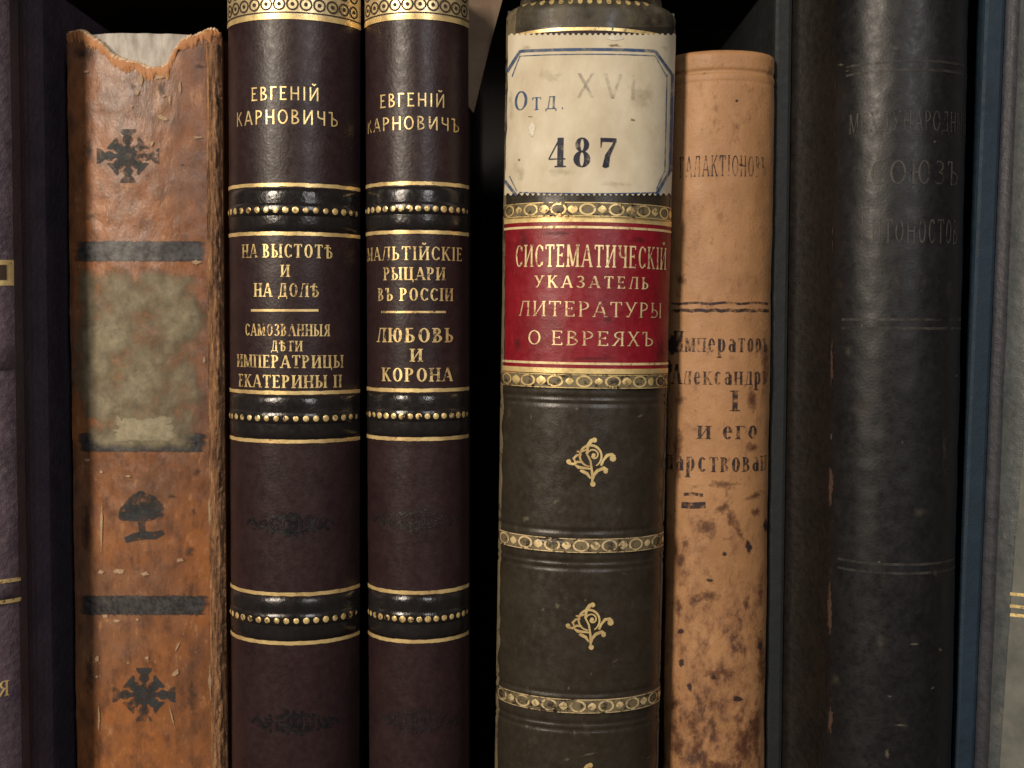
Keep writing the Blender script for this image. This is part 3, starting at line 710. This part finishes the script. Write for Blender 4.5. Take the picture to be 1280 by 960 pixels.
for d, w in ((0, 3.8), (6, 1.4)):
    st = octo(d, w); b.strokes('label_border', st[:-1], M['blue_ink'], off=.00026, parent=lab); b.strokes('label_border', st[-1:], M['blue_ink'], off=.00026, parent=lab)
b.text('printed_lettering', 'О', 644, 661, 114, 138, M['blue_ink'], 'serif', off=.00027, parent=lab)
b.text('printed_lettering', 'ТД', 666, 696, 121, 137, M['blue_ink'], 'serif', off=.00027, parent=lab, gap=.3)
b.text('printed_lettering', '.', 701, 706, 110, 137, M['blue_ink'], 'serif', off=.00027, parent=lab)
b.text('stamped_numeral', 'XVI', 720, 795, 92, 123, M['grey_stamp'], 'stamp', off=.00027, parent=lab, gap=.3)
b.text('printed_numeral', '487', 685, 771, 172, 209, M['navy_ink'], 'fat', off=.00027, parent=lab, gap=.22)
b.blots('label_scrape', [(666, 162, 5, 13), (767, 48, 13, 4)], blot('bare_paper', (.82, .76, .62), lo=.36), off=.00027, parent=lab)
b.blots('label_spot', [(664, 146, 6, 1.6), (767, 57, 12, 3.5), (790, 150, 4, 3), (650, 200, 3, 3)], blot('brown_spot', (.28, .19, .1), lo=.45, a_max=.7), off=.00026, parent=lab)
b.strokes('label_border', [([(650 + i * 5, 242.2 - .0002 * (650 + i * 5 - 738) ** 2) for i in range(35)], 1.6)], ink('cut_blue_print', (.035, .085, .2), wear=.5, fine=2200, patch=1500), off=.00026, parent=lab)
# crimson leather title label
m = MB(); R = []
for i in range(31):
    y = 271 + 194 * i / 30; l, r = 633 - 1.0 * i / 30, 838 - 5.5 * i / 30
    R.append([b.at(l + (r - l) * j / 60, y, .00022) for j in range(61)])
m.grid(R); red = m.build('leather_label', M['red'], b.root)
for p0, p1, mt in ((270.5, 277.5, 'gold'), (282.5, 285.5, 'gold_red'), (453, 456, 'gold_red'), (460.5, 467, 'gold')):
    v0, v1 = b.vrow(p1), b.vrow(p0); m = MB()
    m.grid([[b.surf(b.u_of(b.L * (-.95 + 1.93 * j / 50)), v, .0003) for j in range(51)] for v in (v0, v1)]); m.build('gilt_rule', M[mt], red)
b.blots('grime', [(655, 300, 16, 26), (826, 440, 14, 30), (740, 448, 60, 6), (700, 292, 40, 5), (800, 300, 24, 10), (648, 430, 10, 24), (760, 400, 14, 10), (828, 330, 8, 40)], blot('label_grime', (.07, .008, .010), lo=.5, fine=800, soft=.35, a_max=.6), off=.00026, parent=red)
b.blots('grime', [(660, 60, 16, 8), (830, 60, 12, 8), (825, 225, 12, 12), (650, 215, 14, 20), (800, 120, 30, 40), (700, 215, 40, 12), (690, 95, 30, 18), (770, 230, 40, 8), (640, 130, 6, 50)], blot('paper_grime', (.40, .32, .2), lo=.5, fine=600, soft=.4, a_max=.4), off=.00022, parent=lab)
X = lambda t, x0, x1, yt, yb, st='light', **k: b.text('gilt_lettering', t, x0, x1, yt, yb, M['gold_red'], st, off=.0003, parent=red, **k)
X('СИСТЕМАТИЧЕСКІЙ', 646, 831, 306, 334, 'serif'); X('УКАЗАТЕЛЬ', 669, 810, 345, 360, 'serif', gap=.3); X('ЛИТЕРАТУРЫ', 650, 826, 377, 396, 'light'); X('О ЕВРЕЯХЪ', 661, 816, 414, 432, 'light')
# gilt fleurons
def fleuron(cx, cy, k):
    def p(*a): return [(cx + x * k, cy + y * k) for x, y in a]
    def spiral(x, y, r0, r1, a0, a1, n=16): return p(*[(x + (r0 + (r1 - r0) * i / n) * math.cos(math.radians(a0 + (a1 - a0) * i / n)), y - (r0 + (r1 - r0) * i / n) * math.sin(math.radians(a0 + (a1 - a0) * i / n))) for i in range(n + 1)])
    tap = lambda n, a, c: [a + (c - a) * abs(math.sin(math.pi * i / (n - 1))) for i in range(n)]
    return [(spiral(-1, -6, 14, 13, -60, 265, 24), tap(25, 1.6 * k, 3.2 * k)), (spiral(3, -7, 8, 2.5, 160, -160, 16), [2 * k] * 17), (p((3, -7)), 2.6 * k),
     (p((-5, -12), (-4, -20), (0, -25), (4, -27)), [3 * k, 4 * k, 5 * k, 4 * k]), (p((4, -26)), 3.2 * k),
     (p((12, 6), (15, -1), (20, -7), (26, -8), (29, -5)), [3 * k, 3 * k, 4 * k, 4 * k, 4 * k]), (p((27, -3)), 4 * k),
     (p((1, 26), (3, 18), (8, 12), (16, 9), (20, 12)), [2 * k, 4 * k, 4 * k, 4.5 * k, 4 * k]), (p((18, 13)), 3 * k),
     (p((-3, -20), (-6, -10), (-1, 0), (1, 14), (1, 28)), [2 * k, 2.6 * k, 2.4 * k, 3 * k, 2 * k]), (p((2, 29)), 3.4 * k),
     (p((-1, 22), (-5, 16), (-11, 13), (-14, 12)), [2 * k, 4 * k, 4 * k, 2 * k]), (p((0, 10), (-8, 9), (-16, 8), (-20, 5)), [2 * k, 3 * k, 4 * k, 2 * k]),
     (p((-10, 2), (-17, 1), (-22, 4), (-28, 3), (-30, -1)), [2.4 * k, 3 * k, 3.4 * k, 3 * k, 3 * k]), (p((-28, 1)), 3 * k),
     (p((-12, -8), (-18, -7), (-22, -3), (-20, 1)), [2 * k, 3 * k, 3.4 * k, 2 * k]), (p((-6, -14), (-14, -11), (-18, -12)), [2 * k, 3 * k, 2 * k])]
b.strokes('fleuron', fleuron(739, 576, 1.0), M['gold'], off=.0001); b.strokes('fleuron', fleuron(737, 781, .96), M['gold'], off=.0001); b.strokes('fleuron', fleuron(734, 982, .98), M['gold'], off=.0001)
b.blots('scuff', [(694, 628, 14, 4.5, -38), (658, 648, 9, 7, -30), (721, 511, 6, 5), (664, 521, 2, 7), (667, 544, 2, 2), (679, 762, 7, 6), (697, 757, 7, 8), (780, 717, 9, 2.5, 12), (659, 908, 3.5, 6), (718, 916, 3.5, 8), (709, 949, 7, 5), (735, 943, 18, 3, -12), (739, 842, 2, 5), (711, 860, 3, 4), (732, 750, 4, 4), (751, 858, 2, 2), (769, 826, 9, 2, -30), (812, 946, 10, 2, -12), (700, 640, 4, 2), (800, 520, 8, 3, -20), (660, 860, 3, 8)], M['scuff_olive'], off=.0001)

# ================================================================== tan stained book
b = Book('leather_book', 'tan calf book with worn black lettering and dark stains, shorter than its neighbours', ((843, 967), (827, 957)), .0075, .0058, 61, k=.9, warp=.0002, head=.0013, seed=8)
b.dent(88, 2.2, .0004); b.dent(101, 1.4, .00015)
b.spine(M['tan']); b.cover(1, M['tan'], gd=.0008); b.cover(-1, M['tan'], gd=.0008); b.pages()
K = lambda t, x0, x1, yt, yb, st='fat', mat='black_ink', **k: b.text('printed_lettering', t, x0, x1, yt, yb, M[mat], st, off=.0001, **k)
K('ГАЛАКТІОНОВЪ', 850, 957, 194, 220, 'light', gap=.2)
K('Императоръ', 843, 959, 414, 440); K('Александръ', 841, 958, 456, 481); K('I', 913, 924, 488, 514, 'bold'); K('и его', 872, 946, 524, 549); K('царствован', 834, 957, 562, 590)
b.strokes('printed_rule', [([(841 + i * 6, 388 + .8 * math.sin(i * 2)) for i in range(21)], 4), ], M['black_ink'], off=.0001)
for q in (([(855, 618), (865, 617), (879, 619)], 4), ([(852, 631), (866, 632), (882, 631)], 8)): b.strokes('printed_rule', [q], M['black_ink'], off=.0001)
b.strokes('printed_rule', [([(840 + i * 6, 379 + .8 * math.sin(i)) for i in range(21)], 3)], M['black_ink'], off=.0001)
b.blots('dark_stain', [(935, 682, 7, 12, -15), (905, 692, 4.5, 5), (842, 432, 13, 22), (836, 458, 8, 14), (887, 725, 8, 3.5), (891, 846, 5, 4), (851, 789, 6, 6), (922, 873, 8, 6), (852, 828, 6, 9), (862, 858, 5, 8), (957, 655, 5, 14), (949, 807, 3.5, 9), (926, 206, 5, 3), (921, 126, 3, 3)], M['blot_dark'], off=.00012)
b.blots('red_stain', [(906, 634, 20, 11, -30), (914, 645, 12, 22), (925, 668, 8, 22, -25), (942, 620, 20, 7, -25), (857, 680, 9, 20), (882, 746, 32, 14), (945, 640, 10, 9), (933, 755, 7, 16), (866, 905, 16, 30), (924, 900, 12, 14), (946, 905, 8, 50), (870, 935, 12, 24), (845, 880, 12, 22), (852, 700, 7, 14), (890, 880, 9, 16), (940, 560, 14, 10), (852, 350, 14, 16), (940, 500, 10, 24), (850, 500, 12, 10), (950, 740, 6, 40), (848, 760, 8, 26), (900, 840, 40, 16), (930, 930, 26, 40), (885, 660, 30, 22), (950, 820, 10, 60), (848, 930, 14, 40), (900, 960, 50, 20), (955, 450, 8, 70), (900, 605, 40, 9), (848, 560, 8, 60)], M['stain_red'], off=.00009)

# ================================================================== black book
b = Book('leather_book', 'black leather book with faded grey lettering and double rules, rubbed brown at its joint', ((1043, 1214), (1034, 1185)), -.003, .0085, -70, k=.93, warp=.00016, seed=9)
b.spine(M['black']); b.cover(1, M['black']); cv = board(b, M['teal'], M['black_brown'], .0102, .0062, .0115); b.pages(.126)
for y in (82, 405, 711):
    for q in (-5.5, 5.5): b.sheet('faded_rule', y + q - 1.6, y + q + 1.6, M['rule_grey'], off=.0001, s0=-.82, s1=.9)
K = lambda t, x0, x1, yt, yb, st='bold': b.text('faded_lettering', t, x0, x1, yt, yb, M['faded_grey'], st, off=.0001)
K('МЕЖДУНАРОДНЫЙ'.replace('Ж', 'Х'), 1062, 1206, 138, 163, 'light'); K('СОЮЗЪ', 1088, 1197, 200, 230, 'light'); K('Гитоностов', 1076, 1196, 258, 304, 'light')
b.blots('scuff', [(1052, 81, 8, 2.5, -8), (1060, 89, 7, 2, -8), (1099, 702, 4, 4), (1143, 805, 12, 3.5), (1175, 812, 5, 5), (1165, 860, 6, 3, -40), (1112, 870, 6, 2.5), (1124, 906, 14, 4), (1109, 940, 6, 14), (1168, 177, 4, 4), (1100, 148, 6, 6), (1195, 470, 6, 3), (1078, 407, 2.5, 8), (1128, 553, 3, 6), (1042, 62, 4, 3), (1040, 545, 2.5, 10)], M['scuff_grey'], off=.00012)
b.blots('scuff', [(1042, 106, 7, 18, -20), (1045, 850, 14, 17), (1168, 716, 8, 14), (1120, 60, 18, 8), (1150, 640, 20, 12), (1100, 800, 16, 30), (1180, 560, 10, 40), (1060, 440, 12, 20), (1120, 350, 14, 26)], M['chip_grey'], off=.00011)
b.blots('brown_rub', [(1039, 150, 8, 60), (1038, 610, 7, 40), (1037, 760, 6, 70), (1038, 900, 6, 40), (1040, 300, 5, 50), (1040, 450, 5, 60)], blot('rubbed_brown', (.075, .042, .028), lo=.5, fine=900), off=.0001)

# ================================================================== blue book at the right edge
b = Book('leather_book', 'blue cloth book with grey spine cut off by the right edge of the row', ((1275, 1464), (1236, 1415)), -.004, .007, -70, k=.92, warp=.0002, seed=10)
b.spine(M['grey']); board(b, M['blue'], M['blue_joint'], .0066, .0020, .0018); b.cover(1, M['blue']); b.pages()
b.patch('spine_paper', [(-60, 1310, 1440), (200, 1303, 1430), (400, 1291, 1420), (640, 1273, 1410), (800, 1261, 1400), (990, 1248, 1390)], M['grey_pale'], off=.0002, jag=2)
for y in (742, 757, 768): b.strokes('gilt_rule', [([(1263 + i * 8, y + i * .8) for i in range(12)], 4)], M['gold_worn'], off=.0003)
